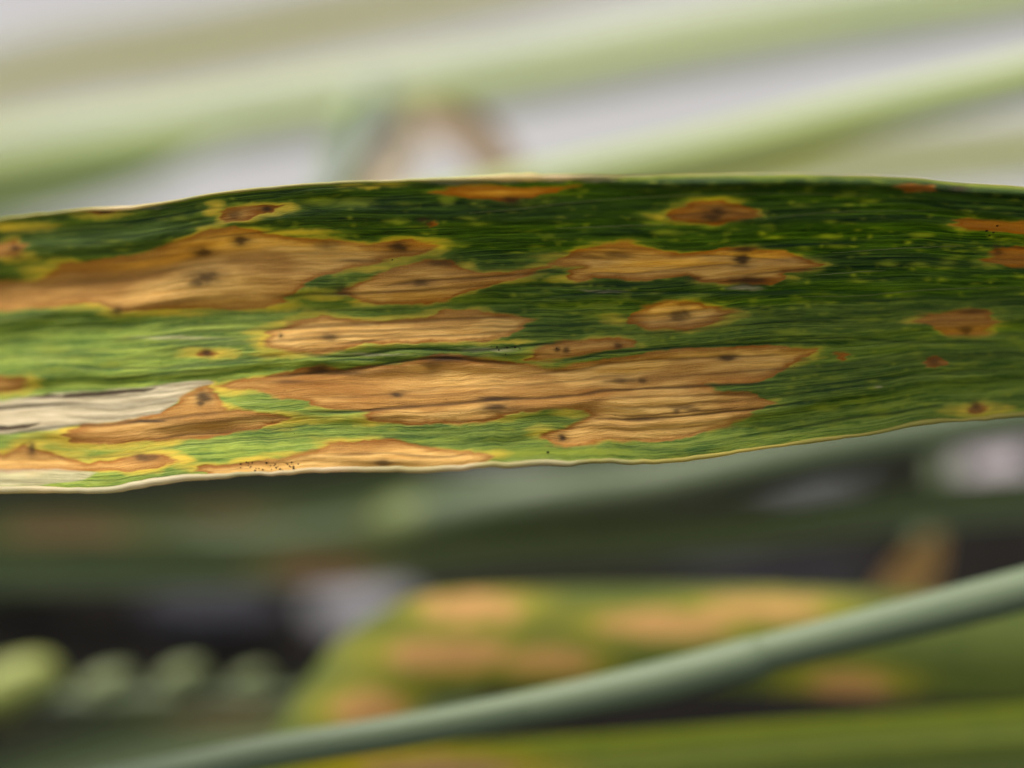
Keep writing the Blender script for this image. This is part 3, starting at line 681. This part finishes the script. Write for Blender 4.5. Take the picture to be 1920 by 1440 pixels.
M_TAN = plant_material('orange_tan_leaf', (0.52, 0.30, 0.11), (0.68, 0.42, 0.18), yellow=(0.6, 0.38, 0.12), trans=0.25)
M_BROWN = plant_material('dry_brown_leaf', (0.15, 0.10, 0.05), (0.24, 0.16, 0.085), yellow=(0.4, 0.28, 0.12), trans=0.15)
M_DARKLEAF = plant_material('dark_leaf_green', (0.065, 0.095, 0.038), (0.12, 0.155, 0.065), yellow=(0.20, 0.19, 0.07), tan=(0.26, 0.16, 0.08), trans=0.15)
M_MIDLEAF = plant_material('mid_leaf_green', (0.095, 0.14, 0.03), (0.18, 0.235, 0.05), yellow=(0.48, 0.43, 0.05), tan=(0.78, 0.42, 0.15), trans=0.25)
M_OLIVE = plant_material('olive_leaf_green', (0.19, 0.26, 0.03), (0.34, 0.40, 0.06), yellow=(0.60, 0.45, 0.035), trans=0.25)
M_SHADE = plant_material('grey_green_stem', (0.075, 0.10, 0.05), (0.11, 0.14, 0.07), yellow=(0.13, 0.15, 0.06), trans=0.0)
M_NODE = plant_material('pale_node_green', (0.12, 0.15, 0.055), (0.17, 0.20, 0.075), yellow=(0.22, 0.22, 0.08), trans=0.0)
M_GLUME = plant_material('young_glume_green', (0.23, 0.27, 0.06), (0.35, 0.38, 0.10), yellow=(0.4, 0.4, 0.08), trans=0.15)

# --- above the leaf in focus
bg_leaf('beige yellowing leaf over the pale pavement, beyond the long pale stem', [(-500, 290, 88), (50, 145, 88), (300, 104, 88), (500, 66, 88), (800, 8, 88), (1300, -110, 88)], [48, 55, 55, 45], M_BEIGE, tilt=0.5, curl=-0.35)
stem('long pale green stem over the pavement, between beige leaf and dry leaves', [(-600, 402, 82), (0, 298, 80), (300, 254, 79), (600, 204, 78), (960, 148, 77), (1260, 92, 76), (1560, 44, 75), (1920, -12, 74), (2500, -110, 74)], [46, 48, 48, 46], M_PALE)
bg_leaf('short green leaf blade below the long pale stem, reaching to the sharp leaf', [(-400, 455, 64), (0, 375, 64), (150, 338, 64), (280, 300, 65), (430, 258, 67)], [46, 48, 44, 20], M_PALELEAF, tilt=0.3, tip=(False, True))
stem('pale green stem with darkly shaded underside, just above the lime yellow leaf', [(760, 400, 42), (1000, 352, 43), (1310, 288, 44), (1560, 230, 44), (1760, 186, 44), (1920, 150, 44), (2400, 30, 44)], [34, 38, 40, 38], M_PALE)
bg_leaf('lime yellow leaf blade under the shaded pale stem', [(1050, 385, 66), (1300, 345, 66), (1500, 316, 66), (1700, 300, 66), (1920, 278, 66), (2400, 210, 66)], [38, 44, 46, 46], M_LIME, tilt=0.4)
stem('short dull green stalk hanging beside the dry straw leaf', [(705, 170, 60), (668, 235, 58), (640, 310, 56), (610, 420, 54), (560, 560, 50)], [26, 28, 26], M_TEAL)
bg_leaf('pale straw coloured dry leaf bent beside the brown one', [(785, 238, 54), (752, 275, 53), (715, 325, 52), (685, 385, 50), (645, 480, 48)], [26, 38, 40, 30], M_DRY, name='dry_leaf', tilt=0.3)
bg_leaf('crumpled brown dry leaf beside the pale straw one', [(765, 208, 52), (825, 226, 51), (885, 258, 50), (935, 312, 49), (975, 420, 47)], [26, 42, 42, 26], M_BROWN, name='dry_leaf', tilt=-0.2)

# --- below the leaf in focus
stem('smooth blue green stem in slight blur crossing below the sharp leaf', [(-500, 1600, 13), (250, 1462, 12), (500, 1412, 11.5), (750, 1372, 11), (960, 1334, 11), (1210, 1281, 11), (1410, 1232, 11), (1660, 1170, 11), (1920, 1106, 11), (2600, 930, 11)], [31, 32, 33, 34, 39, 43], M_GLAUC, sheath=(980, 1440))
stem('grey green stem with a swollen pale node just under the sharp leaf', [(-500, 1130, 72), (100, 1060, 66), (460, 1015, 58), (745, 980, 44), (960, 940, 38), (1210, 908, 37), (1460, 858, 36), (1710, 815, 36), (1920, 782, 36), (2500, 700, 36)], [36, 40, 44, 46, 44], M_SHADE, nodes=[(752, 1.12)], node_mat=M_NODE)
bg_leaf('dark olive leaf over the black gap, brown patched at its tip', [(-500, 1070, 36), (0, 1058, 36), (300, 1056, 36), (600, 1050, 36), (960, 1020, 36), (1310, 998, 36), (1610, 958, 36), (1920, 930, 36), (2500, 900, 36)], [50, 52, 44, 44, 46], M_DARKLEAF, tilt=0.35,
        lesions=[(600, 1068, 90, 28)])
bg_leaf('dark green brown-tinged leaf just under the bleached end of the sharp leaf', [(-500, 1000, 44), (0, 985, 44), (250, 970, 44), (600, 935, 44), (900, 900, 44), (1200, 880, 44)], [44, 48, 40, 20], M_DARKLEAF, tilt=0.2, lesions=[(120, 1000, 110, 26), (420, 965, 80, 12)])
bg_leaf('blotchy yellow green leaf with tan lesions behind the smooth stem', [(520, 1480, 24), (640, 1340, 25), (780, 1225, 26), (1000, 1200, 26), (1300, 1200, 26), (1600, 1210, 26), (1920, 1225, 26), (2500, 1240, 26)], [60, 100, 95, 100, 100, 90], M_MIDLEAF, tilt=0.15, curl=-0.2,
        lesions=[(890, 1140, 95, 26), (1250, 1170, 130, 24), (1440, 1138, 110, 20), (840, 1228, 120, 30), (1030, 1240, 80, 24), (690, 1330, 70, 36), (1590, 1285, 80, 26)])
bg_leaf('olive yellow leaf lying under the smooth stem', [(-300, 1640, 20), (300, 1525, 20), (700, 1450, 20), (950, 1425, 20), (1200, 1405, 20), (1500, 1378, 20), (1920, 1350, 20), (2500, 1310, 20)], [40, 48, 44, 36, 36], M_OLIVE, tilt=0.3, lesions=[(820, 1440, 150, 20)], tip=(True, False))
bg_leaf('green leaf showing below the olive yellow one', [(300, 1580, 28), (900, 1500, 26), (1300, 1462, 26), (1600, 1440, 26), (1920, 1425, 26), (2500, 1400, 26)], [40, 44, 46, 46], M_MIDLEAF, tilt=0.3, tip=(True, False))
bg_leaf('upright tan dry leaf tip standing behind the smooth stem', [(1600, 1260, 42), (1660, 1150, 40), (1705, 1085, 39), (1765, 1000, 38)], [34, 42, 44, 38], M_TAN, name='dry_leaf', tip=(False, True))
stem('thin dark upright stalk between grey pebbles', [(1745, 780, 56), (1770, 860, 55), (1762, 950, 53), (1720, 1060, 48), (1680, 1180, 44)], [22, 22, 22], M_DARKLEAF)

# --- a young ear lying low at the left
ear = thing('wheat_ear', 'young green wheat ear lying low with a row of plump spikelets', 'wheat ear', W(np.array(-420.), np.array(1320.), np.array(DIST + 0.036)))
q = spline([(-420, 1320, 36), (0, 1318, 36), (300, 1312, 36), (560, 1310, 37), (760, 1330, 38)], 80)
d = DIST + q[:, 2] / 1000
link('rachis', tube_mesh('rachis', W(q[:, 0], q[:, 1], d), PX * 24 * np.linspace(1.2, .7, 80), 12, {'tissue_a': np.zeros((80, 3))}), M_SHADE, ear)
def spikelet(cx, cy, mm, r, parent):
    """a fat boat-shaped spikelet of overlapping glumes"""
    vs, fs = [], []; base = 0
    for j, (ox, oy, sc, ang) in enumerate(((0, 0, 1.0, 0.35), (-0.45, 0.18, .8, 0.7), (0.42, 0.2, .8, 0.0), (0.0, 0.35, .85, 0.3))):
        nu, nv_ = 12, 10
        u = np.linspace(0.02, math.pi - 0.02, nu)[:, None]; v = np.linspace(0, 2 * math.pi, nv_, endpoint=False)[None, :]
        x = np.cos(u) * 1.15 + 0 * v; w = np.sin(u) ** 0.8 * 0.62
        y = w * np.cos(v); z = w * np.sin(v) * 0.8
        X = x * math.cos(ang) - y * math.sin(ang); Y = x * math.sin(ang) + y * math.cos(ang)
        dd = DIST + mm / 1000
        s = PX * dd / DIST * r * sc
        ctr = W(np.array(cx + ox * r), np.array(cy + oy * r), np.array(dd + 0.0004 * j))
        P = ctr + (X * s)[..., None] * RIGHT + (Y * s)[..., None] * UP + (z * s)[..., None] * FWD
        vs.append(P.reshape(-1, 3)); fs.append(grid_faces(nu, nv_, True) + base); base += nu * nv_
    co = np.vstack(vs)
    uv = np.stack([co[:, 0], co[:, 2]], -1) * 1000
    return link('spikelet', mesh_from('spikelet', co, np.vstack(fs), {'tissue_a': np.zeros((len(co), 3))}, uv), M_GLUME if r > 60 else M_NODE, parent)
for cx, cy, mm, r in ((-150, 1290, 36, 84), (28, 1285, 36, 80), (200, 1284, 36, 48), (342, 1268, 36, 42), (472, 1274, 37, 33), (590, 1292, 37, 24)):
    spikelet(cx, cy, mm, r, ear)
bg_leaf('grey green leaf under the young wheat ear', [(-400, 1600, 50), (150, 1420, 46), (450, 1350, 42), (700, 1320, 34), (900, 1300, 33)], [50, 60, 60, 40], M_DARKLEAF, tilt=0.1, lesions=[(420, 1330, 120, 20)])

# --- pebbles on the soil
M_PEB = stone_material('grey_pebble', (0.15, 0.145, 0.155), (0.22, 0.21, 0.22), 500)  # grey lowered so the stones carry the plants' shade
M_PEBP = stone_material('pinkish_pebble', (0.27, 0.24, 0.245), (0.36, 0.32, 0.325), 500)
M_PEBD = stone_material('dark_slate_pebble', (0.035, 0.034, 0.042), (0.06, 0.058, 0.066), 500)
def pebble(label, px, py, rx, ry, mat, seed):
    dd = ground_depth(px, py)
    s = PX * dd / DIST
    c0 = W(np.array(px), np.array(py), np.array(dd))
    nu, nv_ = 14, 20
    u = np.linspace(0.03, math.pi - 0.03, nu)[:, None]; v = np.linspace(0, 2 * math.pi, nv_, endpoint=False)[None, :]
    bump = 1 + 0.22 * (vnoise(2 + 1.3 * np.cos(v) + 0 * u, 2 + 1.3 * np.sin(v) + 1.4 * u, 200 + seed) - .5)
    a = rx * s; b = ry * s / math.sin(PITCH) * 0.9; h = min(a, b) * 0.55
    X = a * np.sin(u) * np.cos(v) * bump; Y = b * np.sin(u) * np.sin(v) * bump; Z = h * np.cos(u) * bump + 0 * v
    Z = Z + h * 0.45
    P = np.stack([X + c0[0], Y + c0[1], Z + c0[2]], -1).reshape(-1, 3)
    o = link('pebble', mesh_from('pebble', P, grid_faces(nu, nv_, True)), mat)
    return tag(o, label, 'pebble', 'pebbles on the soil')
pebble('pinkish pale pebble beside the thin dark stalk', 1880, 895, 85, 50, M_PEBP, 1)
pebble('grey pebble between the grey green stem and the dark olive leaf', 1500, 895, 110, 36, M_PEB, 2)
pebble('grey pebble half hidden under the middle of the sharp leaf', 920, 892, 130, 36, M_PEB, 3)
pebble('lavender grey pebble next to the blotchy leaf', 690, 1160, 110, 44, M_PEB, 4)
pebble('dim slate pebble above the young wheat ear', 400, 1150, 130, 48, M_PEBD, 5)
pebble('long dark slate pebble in the black gap behind the blotchy leaf', 1440, 1092, 220, 15, M_PEBD, 6)
